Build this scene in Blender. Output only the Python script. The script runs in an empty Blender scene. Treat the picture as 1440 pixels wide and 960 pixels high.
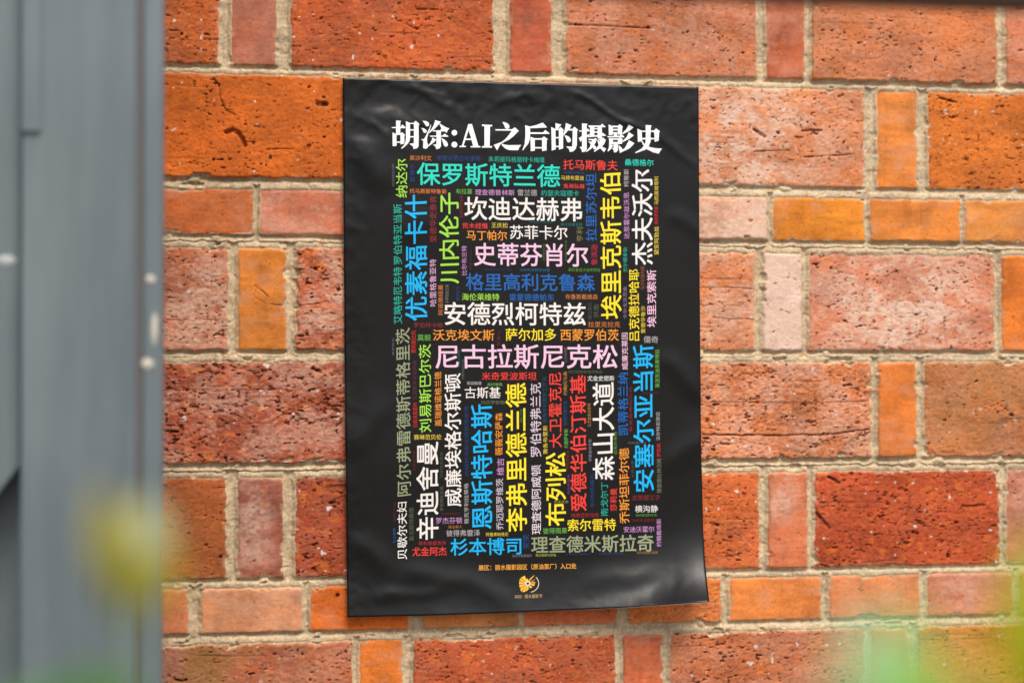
import bpy, bmesh, math, random
import numpy as np
from mathutils import Vector, Matrix

S = bpy.context.scene
COL = S.collection
random.seed(4)

# ------------------------------------------------------------------ camera
F_PX = 2400.0                       # focal length in pixels of the 1440 wide photograph (60 mm)
YAW, PITCH, DIST = math.radians(8.75), math.atan2(25, 2400), 1.967
ZC = 1.30                           # height of the point the camera looks at
FWD = Vector((math.sin(YAW) * math.cos(PITCH), math.cos(YAW) * math.cos(PITCH), math.sin(PITCH)))
RGT = Vector((math.cos(YAW), -math.sin(YAW), 0))
UPV = RGT.cross(FWD)
EYE = Vector((0, 0, ZC)) - FWD * DIST
cd = bpy.data.cameras.new('camera')
cam = bpy.data.objects.new('camera', cd)
COL.objects.link(cam)
cam.location = EYE
cam.rotation_euler = Matrix((RGT, UPV, -FWD)).transposed().to_euler()
cd.lens, cd.sensor_width = 60, 36
cd.clip_start, cd.clip_end = 0.05, 200
cd.dof.use_dof = True
cd.dof.focus_distance = 1.945
cd.dof.aperture_fstop = 1.9
S.camera = cam

# ------------------------------------------------------------------ light
SUN_EL, SUN_AZ = math.radians(56), math.radians(13)      # azimuth: to the right of straight behind the camera
W = bpy.data.worlds.new('World')
S.world = W
W.use_nodes = True
nt = W.node_tree
bg = nt.nodes['Background']
sky = nt.nodes.new('ShaderNodeTexSky')
sky.sky_type = 'NISHITA'
sky.sun_disc = False
sky.sun_elevation = SUN_EL
sky.sun_rotation = math.pi - SUN_AZ
sky.air_density, sky.dust_density, sky.ozone_density = 1.0, 4.0, 0.6
nt.links.new(sky.outputs[0], bg.inputs[0])
bg.inputs[1].default_value = 0.105
sl = bpy.data.lights.new('sun', 'SUN')
sun = bpy.data.objects.new('sun', sl)
COL.objects.link(sun)
sdir = Vector((math.sin(SUN_AZ) * math.cos(SUN_EL), -math.cos(SUN_AZ) * math.cos(SUN_EL), math.sin(SUN_EL)))
sun.rotation_euler = sdir.to_track_quat('Z', 'Y').to_euler()
sun.location = (2, -4, 5)
sl.energy, sl.angle, sl.color = 1.5, math.radians(24), (1.0, 0.955, 0.89)

S.view_settings.view_transform = 'Standard'
S.view_settings.look = 'None'
S.view_settings.exposure = 0.74
S.view_settings.gamma = 1
S.view_settings.use_curve_mapping = False
S.render.engine = 'CYCLES'
S.cycles.use_denoising = True
S.cycles.max_bounces = 6


# ------------------------------------------------------------------ helpers
def lin(c):
    return tuple((v / 255 / 12.92 if v / 255 <= 0.04045 else ((v / 255 + 0.055) / 1.055) ** 2.4) for v in c)


def ray(px, py):
    return FWD * F_PX + RGT * (px - 720) + UPV * (480 - py)


def hit(px, py, y=0.0):
    d = ray(px, py)
    return EYE + d * ((y - EYE.y) / d.y)


def at(px, py, depth):
    return EYE + ray(px, py) * (depth / F_PX)


def empty(name, loc, label, cat, group=None):
    o = bpy.data.objects.new(name, None)
    o.empty_display_size = 0.05
    COL.objects.link(o)
    o.location = loc
    tag(o, label, cat, group)
    return o


def tag(o, label=None, cat=None, group=None, kind=None):
    if label: o['label'] = label
    if cat: o['category'] = cat
    if group: o['group'] = group
    if kind: o['kind'] = kind


def link(name, me, mats, parent=None):
    o = bpy.data.objects.new(name, me)
    COL.objects.link(o)
    for m in (mats if isinstance(mats, (list, tuple)) else [mats]):
        me.materials.append(m)
    if parent:
        o.parent = parent
        me.transform(Matrix.Translation(-parent.location))     # meshes are built in world coordinates
    return o


def from_bm(name, bm, mats, parent=None, smooth=False):
    me = bpy.data.meshes.new(name)
    bm.to_mesh(me)
    bm.free()
    if smooth:
        me.polygons.foreach_set('use_smooth', [True] * len(me.polygons))
    return link(name, me, mats, parent)


def mat(name, col=(0.5, 0.5, 0.5), rough=0.6, spec=0.5):
    m = bpy.data.materials.new(name)
    m.use_nodes = True
    b = m.node_tree.nodes['Principled BSDF']
    b.inputs['Base Color'].default_value = (*col, 1)
    b.inputs['Roughness'].default_value = rough
    b.inputs['Specular IOR Level'].default_value = spec
    return m


def nd(m, t, **kw):
    n = m.node_tree.nodes.new(t)
    for k, v in kw.items():
        if k in n.inputs:
            n.inputs[k].default_value = v
        else:
            setattr(n, k, v)
    return n


# numpy noise -------------------------------------------------------
def _h(ix, iy, seed):
    h = (ix.astype(np.int64) * 374761393 + iy.astype(np.int64) * 668265263 + seed * 1274126177) & 0xFFFFFFFF
    h = ((h ^ (h >> 13)) * 1274126177) & 0xFFFFFFFF
    h = ((h ^ (h >> 16)) * 2246822519) & 0xFFFFFFFF
    return ((h ^ (h >> 15)) & 0xFFFF).astype(np.float32) / 65535.0


def vn(x, y, seed=0):
    """value noise 0..1"""
    fx, fy = np.floor(x), np.floor(y)
    tx, ty = (x - fx).astype(np.float32), (y - fy).astype(np.float32)
    tx, ty = tx * tx * (3 - 2 * tx), ty * ty * (3 - 2 * ty)
    ix, iy = fx.astype(np.int64), fy.astype(np.int64)
    a, b = _h(ix, iy, seed), _h(ix + 1, iy, seed)
    c, d = _h(ix, iy + 1, seed), _h(ix + 1, iy + 1, seed)
    return (a + (b - a) * tx) * (1 - ty) + (c + (d - c) * tx) * ty


def fbm(x, y, seed=0, o=3):
    s, a, t = 0, 1.0, 0
    for k in range(o):
        s = s + a * vn(x * 2 ** k + 17.3 * k, y * 2 ** k - 9.1 * k, seed + 31 * k)
        t += a
        a *= 0.5
    return s / t


def sst(a, b, x):
    t = np.clip((x - a) / (b - a), 0, 1)
    return t * t * (3 - 2 * t)


# ------------------------------------------------------------------ ground
gm = mat('paving', (0.16, 0.155, 0.145), 0.9)
n1 = nd(gm, 'ShaderNodeTexNoise', Scale=30.0, Detail=6.0)
cr = nd(gm, 'ShaderNodeValToRGB')
cr.color_ramp.elements[0].color = (0.10, 0.097, 0.09, 1)
cr.color_ramp.elements[1].color = (0.24, 0.23, 0.21, 1)
gm.node_tree.links.new(n1.outputs[0], cr.inputs[0])
gm.node_tree.links.new(cr.outputs[0], gm.node_tree.nodes['Principled BSDF'].inputs['Base Color'])
bm = bmesh.new()
bmesh.ops.create_grid(bm, x_segments=8, y_segments=8, size=60)
g = from_bm('ground', bm, gm)
tag(g, kind='structure')

# ------------------------------------------------------------------ brick wall
# courses: (top, bottom) as seen at the left end; bricks: (left, right, colour, pits, bloom, roughness, extras)
ROWS = [
    ((-55, 89), [(20, 306, (188, 88, 40), .75, .05, .6), (325, 388, (168, 84, 60), .05, .12, .1), (409, 693, (186, 80, 36), .7, .05, .5),
                 (717, 775, (190, 84, 54), .08, .06, .1), (796, 1064, (190, 102, 64), .5, .2, .4), (1079, 1132, (184, 88, 55), .05, .08, .1),
                 (1143, 1402, (192, 102, 58), .5, .14, .4), (1416, 1700, (196, 104, 68), .4, .2, .3)]),
    ((103, 248), [(212, 500, (206, 96, 32), .62, .0, .4), (512, 575, (200, 100, 50), .1, .1, .1), (590, 870, (190, 90, 45), .4, .1, .3),
                  (920, 1215, (206, 118, 74), .50, .85, .45, (.42, .5, .40, .9)), (1235, 1290, (216, 120, 52), .03, .03, .08),
                  (1307, 1590, (204, 102, 34), .7, .02, .45)]),
    ((265, 328), [(222, 355, (206, 102, 50), .15, .05, .15), (366, 506, (198, 104, 74), .1, .3, .15), (518, 655, (200, 100, 50), .1, .1, .1),
                  (665, 800, (210, 110, 50), .1, .1, .1), (810, 940, (200, 100, 50), .1, .1, .1), (952, 1079, (218, 150, 120), .2, 1.2, .2, (.75, .45, .7, .9)),
                  (1088, 1216, (226, 128, 42), .06, .0, .08), (1224, 1350, (222, 124, 52), .03, .02, .06), (1358, 1490, (222, 130, 58), .03, .03, .06)]),
    ((348, 492), [(30, 320, (182, 90, 54), .8, .60, .7, (.85, .5, .3, .8)), (335, 402, (224, 126, 52), .02, .0, .05), (417, 705, (184, 82, 42), .85, .62, .9, (.25, .5, .3, .7)),
                  (716, 778, (200, 100, 50), .1, .1, .1), (790, 1061, (214, 122, 78), .55, .4, .5), (1073, 1127, (226, 182, 168), .3, 1.35, .2),
                  (1139, 1398, (200, 112, 80), .55, .92, .45, (.5, .45, .45, .75)), (1409, 1475, (218, 112, 42), .1, .0, .1)]),
    ((510, 652), [(200, 490, (160, 66, 36), 1.0, .34, 1.0), (502, 566, (200, 100, 50), .1, .1, .1), (580, 860, (190, 90, 45), .4, .1, .3),
                  (930, 1224, (198, 106, 62), .9, .34, .95), (1235, 1288, (218, 112, 44), .05, .03, .1), (1300, 1580, (184, 104, 58), .5, .12, .5)]),
    ((673, 815), [(35, 318, (172, 86, 46), .45, .0, .4), (335, 398, (152, 74, 58), .2, .55, .2, (.35, .5, .4, .6)), (416, 700, (166, 68, 38), .75, .05, .6),
                  (712, 775, (200, 100, 50), .1, .1, .1), (790, 1067, (200, 92, 44), .75, .04, .6), (1080, 1135, (206, 108, 70), .15, .6, .15, (.3, .75, .4, .25)),
                  (1146, 1405, (184, 74, 38), .8, .02, .6), (1415, 1480, (186, 106, 82), .2, .45, .2, (.5, .8, .5, .25))]),
    ((829, 892), [(130, 265, (206, 112, 66), .1, .1, .12), (284, 425, (216, 134, 92), .08, .22, .12), (437, 574, (216, 100, 34), .3, .0, .2),
                  (595, 730, (206, 118, 60), .2, .08, .25), (737, 868, (204, 98, 52), .25, .05, .25), (884, 1013, (208, 110, 54), .2, .05, .9),
                  (1027, 1154, (222, 122, 58), .08, .02, .1), (1166, 1292, (214, 110, 58), .18, .1, .2), (1304, 1424, (208, 116, 84), .15, .35, .2, (.3, .5, .4, .8)),
                  (1434, 1560, (214, 120, 60), .1, .1, .1)]),
    ((908, 1052), [(215, 495, (172, 88, 56), .5, .18, .5), (506, 566, (212, 108, 42), .12, .0, .12), (582, 865, (182, 80, 44), .7, .05, .6),
                   (876, 932, (198, 92, 54), .1, .08, .15), (943, 1214, (186, 96, 56), .7, .16, .6), (1225, 1277, (206, 108, 56), .1, .1, .1),
                   (1290, 1570, (200, 106, 50), .6, .05, .5)]),
]
GREEN = {(5, 0): .75, (7, 0): .8, (4, 5): .35}          # bricks with an olive, mossy cast (row, brick)
HP = 2 * (hit(235, 103).z - hit(235, 248).z)            # one tall course + joint etc. for the courses outside the frame

bricks = []                                             # x0, x1, z0, z1, colour, pits, bloom, roughness, extra, green
for ri, ((ta, tb), bl) in enumerate(ROWS):
    z1, z0 = hit(235, ta).z, hit(235, tb).z
    for bi, b in enumerate(bl):
        x0, x1 = hit(b[0], 480).x, hit(b[1], 480).x
        bricks.append((x0, x1, z0, z1, b[2], b[3], b[4], b[5], b[6] if len(b) > 6 else None, GREEN.get((ri, bi), 0.0)))

PAL = [(200, 100, 42), (188, 86, 42), (176, 76, 42), (212, 118, 56), (198, 106, 70), (206, 112, 60)]
XL, XR, ZT = -1.5, 1.7, 2.55


def rand_brick(x0, x1, z0, z1):
    sm = (x1 - x0) < 0.15
    bricks.append((x0, x1, z0, z1, random.choice(PAL), .08 if sm else random.uniform(.3, .8), random.choice([0, .05, .1, .3, .6]),
                   .12 if sm else random.uniform(.3, .8), None, 0.0))


J = 0.011


def fill(x, xe, z0, z1, step):                          # further bricks of a course from x to xe
    k = random.randint(0, 1)
    while (x < xe) if step > 0 else (x > xe):
        w = 0.115 if (z1 - z0) < 0.08 else (0.235 if k % 2 else 0.053)
        if step > 0:
            rand_brick(x, x + w, z0, z1); x += w + J
        else:
            rand_brick(x - w, x, z0, z1); x -= w + J
        k += 1


for ri, ((ta, tb), bl) in enumerate(ROWS):
    z1, z0 = hit(235, ta).z, hit(235, tb).z
    fill(hit(bl[-1][1], 480).x + J, XR, z0, z1, 1)
    fill(hit(bl[0][0], 480).x - J, XL, z0, z1, -1)
PATT = [.115, .115, .053, .115]
z, k = hit(235, -55).z + 0.012, 1
while z < ZT:
    h = PATT[k % 4]
    fill(XL + random.uniform(-.1, 0), XR, z, z + h, 1)
    z += h + 0.012; k += 1
z, k = hit(235, 1052).z - 0.012, 1
while z > 0.02:
    h = PATT[k % 4]
    fill(XL + random.uniform(-.1, 0), XR, max(z - h, 0.005), z, 1)
    z -= h + 0.012; k += 1


def axis(lo, a, b, hi, fine, coarse):
    mid = np.arange(a, b, fine)
    def side(s, e):
        out, x, st = [], s, fine * 1.6
        while abs(e - x) > st:
            x += st if e > s else -st
            out.append(x)
            st = min(st * 1.08, coarse)
        return out + [e]
    return np.array(side(a, lo)[::-1] + list(mid) + side(b, hi))


ax = axis(XL, hit(160, 480).x, hit(1500, 480).x, XR, 0.00105, 0.007)
az = axis(0.0, hit(235, 1000).z, hit(235, -30).z, ZT, 0.00105, 0.007)
GX, GZ = np.meshgrid(ax, az)
D = np.full(GX.shape, 1.0, np.float32)
ID = np.zeros(GX.shape, np.int32)
wx = (fbm(GX / .009, GZ / .009, 5, 3) - .5) * .0046
wz = (fbm(GX / .009, GZ / .009, 6, 3) - .5) * .0040
chip = sst(.66, .80, fbm(GX / .020, GZ / .016, 8, 3))
U = np.zeros(GX.shape, np.float32)
V = np.zeros(GX.shape, np.float32)
PR = 0.016
for i, b in enumerate(bricks):
    i0, i1 = np.searchsorted(ax, (b[0] - PR, b[1] + PR))
    j0, j1 = np.searchsorted(az, (b[2] - PR, b[3] + PR))
    if i1 <= i0 or j1 <= j0:
        continue
    sl_ = (slice(j0, j1), slice(i0, i1))
    rg = b[7]
    x = GX[sl_] + wx[sl_] * (.60 + .75 * rg)
    z = GZ[sl_] + wz[sl_] * (.60 + .75 * rg)
    cx, cz, hx, hz = (b[0] + b[1]) / 2, (b[2] + b[3]) / 2, (b[1] - b[0]) / 2, (b[3] - b[2]) / 2
    r = .0035
    qx, qz = np.abs(x - cx) - hx + r, np.abs(z - cz) - hz + r
    d = np.hypot(np.maximum(qx, 0), np.maximum(qz, 0)) + np.minimum(np.maximum(qx, qz), 0) - r
    near = sst(-.010, -.001, d)
    d = d + chip[sl_] * near * .0065 * (.4 + rg)
    m = d < D[sl_]
    D[sl_] = np.where(m, d, D[sl_])
    ID[sl_] = np.where(m, i, ID[sl_])
    U[sl_] = np.where(m, (GX[sl_] - b[0]) / (b[1] - b[0]), U[sl_])
    V[sl_] = np.where(m, (GZ[sl_] - b[2]) / (b[3] - b[2]), V[sl_])

P = lambda k: np.array([b[k] for b in bricks], np.float32)[ID]
rs = np.random.RandomState(3)
sx, sz = rs.uniform(0, 50, len(bricks))[ID], rs.uniform(0, 50, len(bricks))[ID]
proud = rs.uniform(-.0012, .0018, len(bricks)).astype(np.float32)
tlt = rs.uniform(-1, 1, (2, len(bricks))).astype(np.float32)
pits, bloom, rgh, green = P(5), P(6), P(7), P(9)
X, Z = GX + sx, GZ + sz
inside = sst(.0004, -.0011, D)

patch = fbm(X / .030, Z / .022, 11, 3)
dens = pits * (.55 + .9 * sst(.35, .65, patch))
n1 = fbm(X / .0044, Z / .0021, 21, 3)
n2 = fbm(X / .0088, Z / .0046, 22, 3)
n3 = vn(X / .0024, Z / .0015, 23)
t1 = .81 - .125 * dens
pit1 = sst(t1, t1 + .07, n1) * sst(.05, .2, pits)
t2 = .85 - .105 * dens
pit2 = sst(t2, t2 + .06, n2) * sst(.05, .25, pits)
pit3 = sst(.86, .97, n3) * sst(.1, .6, pits) * .7
# dragged lines left by the cutting wire
lgate = sst(.60, .70, fbm(X / .07, Z / .010, 25, 2)) * sst(.25, .6, rgh)
drag = sst(.80, .90, vn(X / .055, Z / .0021, 26)) * lgate
rough_f = fbm(X / .0042, Z / .0028, 27, 3) - .5
und = fbm(X / .035, Z / .03, 28, 2) - .5
hb = (proud[ID] + tlt[0][ID] * (U - .5) * .0016 + tlt[1][ID] * (V - .5) * .0016
      + und * .0014 + rough_f * .0016 * (.15 + rgh) - pit1 * .0014 - pit2 * .0024 - pit3 * .0007 - drag * .0007
      - np.square(np.clip((D + .0035) / .0035, 0, 1)) * .0011)
hm = (-.0010 - .0030 * sst(0, .0050, D) + (fbm(GX / .022, GZ / .010, 31, 3) - .5) * .0015
      + (fbm(GX / .0030, GZ / .0026, 32, 3) - .5) * .0010)
# bed joints are struck: deep under the brick above, coming forward to a lip over the brick below
jt = np.clip(np.where(V < 0, D, .0125 - D) / .0125, 0, 1)
bed = sst(-.02, .0, -np.abs(U - .5) + .5) * np.where((V < 0) | (V > 1), 1, 0)
prof = -.0050 + .0046 * sst(.18 + .12 * (fbm(GX / .03, GZ / .02, 33, 2) - .5), .62, jt) - .0016 * sst(.80, 1.0, jt)
base_m = -.0010 - .0030 * sst(0, .0050, D)
hm = hm + (prof - base_m) * bed * .9
mchip = sst(.74, .80, fbm(GX / .013, GZ / .009, 35, 2))
hm = hm - mchip * .0010
H = hm + (hb - hm) * inside

# single cracks, drag marks and gouges: points in the photograph, width in px, depth in mm
MARKS = [([(1003, 447), (1062, 449)], 1.0, 1.1), ([(960, 405), (1020, 404), (1061, 406)], .9, 1.1), ([(990, 565), (1150, 566), (1235, 563)], .8, .8),
         ([(988, 611), (1100, 612), (1170, 610), (1222, 603)], 1.5, 2.0), ([(800, 35), (850, 37), (914, 40)], 1.4, 1.6), ([(1060, 213), (1110, 212)], 1.1, 1.3),
         ([(1132, 221), (1165, 219), (1202, 217)], 1.1, 1.3), ([(856, 210), (892, 211)], 1., 1.2), ([(318, 186), (327, 183), (335, 187), (341, 197), (344, 204)], 3.6, 4.5),
         ([(357, 401), (365, 406), (371, 411), (378, 418)], .7, 1.0), ([(357, 416), (363, 420), (375, 428)], .6, .8), ([(361, 400), (357, 416)], .6, .8),
         ([(232, 449), (262, 450), (318, 450)], .8, .8), ([(375, 210), (412, 210)], 1.0, 1.3), ([(585, 13), (615, 14)], 1.6, 1.8), ([(380, 428), (420, 430), (470, 423)], .8, 1.),
         ([(300, 110), (308, 120), (310, 140), (318, 156), (330, 162)], 1.3, 1.6), ([(447, 146), (458, 147)], 4., 3.), ([(1353, 711), (1383, 710)], 2., 2.),
         ([(1148, 720), (1160, 735), (1166, 742)], 2.6, 2.5), ([(1165, 670), (1180, 679)], 2.4, 2.4), ([(1284, 748), (1290, 750)], 3., 3.), ([(1000, 735), (1010, 738)], 2.4, 2.4),
         ([(1060, 182), (1075, 192)], 2.6, 2.4), ([(1128, 184), (1152, 183)], 1.8, 2.), ([(1322, 138), (1345, 144)], 1.8, 2.2), ([(1388, 420), (1396, 372), (1389, 392)], .0, .0)]
mark = np.zeros(GX.shape, np.float32)
mdep = np.zeros(GX.shape, np.float32)
jig = (fbm(GX / .008, GZ / .008, 91, 3) - .5) * .0035
for pts, wd, dp in MARKS:
    if wd <= 0: continue
    w = wd * .00082 * .75
    q = [hit(a, b) for a, b in pts]
    i0, i1 = np.searchsorted(ax, (min(p.x for p in q) - .01, max(p.x for p in q) + .01))
    j0, j1 = np.searchsorted(az, (min(p.z for p in q) - .01, max(p.z for p in q) + .01))
    s_ = (slice(j0, j1), slice(i0, i1))
    gx, gz = GX[s_], GZ[s_] + jig[s_] * (.15 if wd > 3 else .5)
    best = np.full(gx.shape, 1.0)
    for a, b in zip(q, q[1:]):
        dx, dz = b.x - a.x, b.z - a.z
        t = np.clip(((gx - a.x) * dx + (gz - a.z) * dz) / (dx * dx + dz * dz), 0, 1)
        best = np.minimum(best, np.hypot(gx - a.x - dx * t, gz - a.z - dz * t))
    k = sst(w * 1.5, w * .6, best) * (.55 + .9 * vn(gx / .004, gz / .004, 92))
    mark[s_] = np.maximum(mark[s_], np.clip(k, 0, 1))
    mdep[s_] = np.maximum(mdep[s_], np.clip(k, 0, 1.2) * dp * .001)
H = H - mdep * inside

L = lambda c: np.array(lin(c), np.float32)
basec = (np.array([lin(b[4]) for b in bricks], np.float32) * np.array([.95, 1.10, 1.06], np.float32))[ID]
tone = fbm(X / .05, Z / .035, 41, 3) - .5
streak = fbm(X / .022, Z / .0045, 42, 3) - .5
fine = fbm(X / .0030, Z / .0024, 43, 2) - .5
C = basec * (1 + .75 * tone + .36 * streak + .42 * fine * (.4 + rgh))[..., None]
warm = sst(.52, .72, fbm(X / .045, Z / .03, 44, 3))[..., None] * (.25 + .3 * rgh)[..., None]
# weathering of the smooth faces: soft dark and pale patches, rubbed streaks, specks
smooth = (1 - sst(.12, .4, rgh))
blot = fbm(X / .018, Z / .026, 46, 4)
C = C * (1 + (.42 * (vn(X / .0019, Z / .0015, 40) - .5) * (.25 + rgh)))[..., None]
C = C * (1 - smooth * .17 * sst(.50, .74, blot))[..., None] * np.array([1, 1, 1], np.float32)
pale = (smooth * .30 * sst(.52, .78, fbm(X / .024, Z / .016, 47, 4)))[..., None]
C = C * (1 - pale) + L((206, 150, 122)) * pale
redd = (smooth * .30 * sst(.50, .75, fbm(X / .03, Z / .03, 48, 3)))[..., None]
C = C * (1 - redd) + C * np.array([.86, .74, .80], np.float32) * redd
spk = (smooth * .6 * sst(.90, .94, vn(X / .0030, Z / .0026, 49)))[..., None]
C = C * (1 - spk) + C * .45 * spk
scr_ = (smooth * .28 * sst(.86, .95, vn(X / .004, Z / .05, 50)) * sst(.5, .7, blot))[..., None]
C = C * (1 - scr_) + L((96, 62, 48)) * scr_
C = C * (1 - warm) + C * np.array([.90, .80, .76], np.float32) * warm
orange = (sst(.64, .76, fbm(X / .012, Z / .008, 45, 3)) * (.1 + .45 * rgh))[..., None]
C = C * (1 - orange) + L((222, 120, 40)) * orange
# lime bloom
be = np.ones(len(bricks), np.float32)[ID]
for i, b in enumerate(bricks):
    if b[8]:
        mk = ID == i
        cx, cz, rx, rz = b[8]
        q = ((U - cx) / rx) ** 2 + ((V - cz) / rz) ** 2
        be = np.where(mk, np.exp(-q * .9), be)
bn = .68 * fbm(X / .030, Z / .022, 51, 4) + .32 * fbm(X / .0058, Z / .0042, 55, 3)
bl_ = bloom * 1.15 * be * (sst(.36, .62, bn) * .82 + .18) * (1 - .50 * sst(.5, .72, fbm(X / .0052, Z / .003, 52, 2)))
bl_ = np.clip(bl_ * (1 - .8 * np.maximum(pit1, pit2)), 0, .93)[..., None]
blc = L((220, 187, 164)) * (1 + .25 * fine)[..., None]
C = C * (1 - bl_) + blc * bl_
gr = (green * sst(.30, .62, fbm(X / .04, Z / .05, 53, 3)) * sst(1.15, .25, U) * .8)[..., None]
C = C * (1 - gr) + L((150, 112, 58)) * gr
# lime film of the pointing on the arrises
film = (sst(-.006, 0, D) * sst(.50, .72, fbm(GX / .008, GZ / .007, 54, 3)) * .55)[..., None]
C = C * (1 - film) + L((196, 160, 122)) * film
# shade painted into the holes, mixed with soot and clay
hole_dark = .45 + .75 * sst(.3, .7, vn(X / .011, Z / .007, 64))
shade_dirt = np.clip(hole_dark * np.maximum(np.maximum(pit1 * .80, pit2 * .92), np.maximum(pit3 * .55, np.maximum(drag * .5, mark * .8))), 0, 1)[..., None]
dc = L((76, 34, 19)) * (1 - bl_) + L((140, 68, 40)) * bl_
C = C * (1 - shade_dirt) + dc * shade_dirt
sp = (sst(.945, .97, vn(X / .0026, Z / .0024, 61)) * sst(.35, .7, pits) * sst(.45, .65, fbm(X / .05, Z / .05, 62, 2)) * .85)[..., None]
C = C * (1 - sp) + L((226, 190, 150)) * sp
sp2 = (sst(.865, .88, fbm(X / .0075, Z / .0065, 63, 2)) * sst(.4, .6, pits) * .85)[..., None]
C = C * (1 - sp2) + L((214, 206, 196)) * sp2
# mortar
mt = fbm(GX / .05, GZ / .012, 71, 3) - .5
mf = vn(GX / .0017, GZ / .0017, 72) - .5
mf2 = fbm(GX / .0045, GZ / .0045, 73, 2) - .5
M = L((200, 177, 143))[None, None] * (1 + .30 * mt + .42 * mf + .30 * mf2)[..., None]
soot = (sst(.58, .74, fbm(GX / .03, GZ / .010, 74, 3)) * .32)[..., None]
M = M * (1 - soot) + L((128, 112, 92)) * soot
brn = (sst(.70, .80, fbm(GX / .006, GZ / .005, 75, 2)) * .5)[..., None]
M = M * (1 - brn) + L((170, 116, 76)) * brn
cmix = sst(.0006, -.0006, D)[..., None]
C = np.clip(M + (C - M) * cmix, .004, .9)

nz, nx = GX.shape
co = np.empty((nz, nx, 3), np.float32)
co[..., 0], co[..., 1], co[..., 2] = GX, -H, GZ
idx = np.arange(nz * nx, dtype=np.int32).reshape(nz, nx)
quads = np.stack([idx[:-1, :-1], idx[:-1, 1:], idx[1:, 1:], idx[1:, :-1]], -1).reshape(-1, 4)
me = bpy.data.meshes.new('brick_wall')
# a body 0.24 m thick behind the face
ext = np.array([[XL, .24, 0], [XR, .24, 0], [XR, .24, ZT], [XL, .24, ZT]], np.float32)
nv0 = nz * nx
verts = np.concatenate([co.reshape(-1, 3), ext])
bl0, br0, tr0, tl0 = nv0, nv0 + 1, nv0 + 2, nv0 + 3
rim = []
for a, b in zip(idx[0, :-1], idx[0, 1:]): rim.append((b, a, bl0 if a < idx[0, nx // 2] else br0))
for a, b in zip(idx[-1, :-1], idx[-1, 1:]): rim.append((a, b, tl0 if a < idx[-1, nx // 2] else tr0))
for a, b in zip(idx[:-1, 0], idx[1:, 0]): rim.append((a, b, bl0 if a < idx[nz // 2, 0] else tl0))
for a, b in zip(idx[:-1, -1], idx[1:, -1]): rim.append((b, a, br0 if a < idx[nz // 2, -1] else tr0))
rim.append((int(idx[0, nx // 2]), bl0, br0)); rim.append((int(idx[-1, nx // 2]), tr0, tl0))
rim.append((int(idx[nz // 2, 0]), tl0, bl0)); rim.append((int(idx[nz // 2, -1]), br0, tr0))
rim.append((bl0, tl0, tr0)); rim.append((bl0, tr0, br0))
rim = np.array(rim, np.int32)
me.vertices.add(len(verts))
me.vertices.foreach_set('co', verts.ravel())
me.loops.add(quads.size + rim.size)
me.loops.foreach_set('vertex_index', np.concatenate([quads.ravel(), rim.ravel()]))
me.polygons.add(len(quads) + len(rim))
ls = np.concatenate([np.arange(len(quads)) * 4, quads.size + np.arange(len(rim)) * 3]).astype(np.int32)
me.polygons.foreach_set('loop_start', ls)
me.polygons.foreach_set('use_smooth', np.concatenate([np.ones(len(quads), bool), np.zeros(len(rim), bool)]))
me.update(calc_edges=True)
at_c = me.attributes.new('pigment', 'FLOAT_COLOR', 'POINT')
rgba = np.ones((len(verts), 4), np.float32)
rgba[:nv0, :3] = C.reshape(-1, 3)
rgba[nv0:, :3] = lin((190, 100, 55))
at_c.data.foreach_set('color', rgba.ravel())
at_m = me.attributes.new('mortar', 'FLOAT', 'POINT')
mv = np.zeros(len(verts), np.float32)
mv[:nv0] = 1 - cmix[..., 0].ravel()
at_m.data.foreach_set('value', mv)

wm = mat('brickwork', (.5, .2, .08), .82, .25)
L_ = wm.node_tree.links
bs = wm.node_tree.nodes['Principled BSDF']
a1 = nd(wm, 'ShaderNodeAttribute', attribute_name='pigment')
a2 = nd(wm, 'ShaderNodeAttribute', attribute_name='mortar')
tc = nd(wm, 'ShaderNodeTexCoord')
gn = nd(wm, 'ShaderNodeTexNoise', Scale=1500.0, Detail=3.0, Roughness=.6)
L_.new(tc.outputs['Object'], gn.inputs['Vector'])
gv = nd(wm, 'ShaderNodeMapRange')
gv.inputs['From Min'].default_value, gv.inputs['From Max'].default_value = .3, .7
gv.inputs['To Min'].default_value, gv.inputs['To Max'].default_value = .80, 1.18
L_.new(gn.outputs[0], gv.inputs['Value'])
mx = nd(wm, 'ShaderNodeVectorMath', operation='SCALE')
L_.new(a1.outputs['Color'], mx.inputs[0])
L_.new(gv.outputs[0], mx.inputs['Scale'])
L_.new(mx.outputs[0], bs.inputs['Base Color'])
bs_ = nd(wm, 'ShaderNodeMapRange')
bs_.inputs['To Min'].default_value, bs_.inputs['To Max'].default_value = .35, .9
L_.new(a2.outputs['Fac'], bs_.inputs['Value'])
bp = nd(wm, 'ShaderNodeBump', Distance=.0006)
L_.new(bs_.outputs[0], bp.inputs['Strength'])
L_.new(gn.outputs[0], bp.inputs['Height'])
L_.new(bp.outputs[0], bs.inputs['Normal'])
wall = link('brick_wall', me, wm)
tag(wall, 'weathered orange and red brick wall with sandy mortar joints behind the black poster', 'wall', kind='thing')
del C, M, X, Z

# ------------------------------------------------------------------ the poster
GAP = .0065


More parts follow.
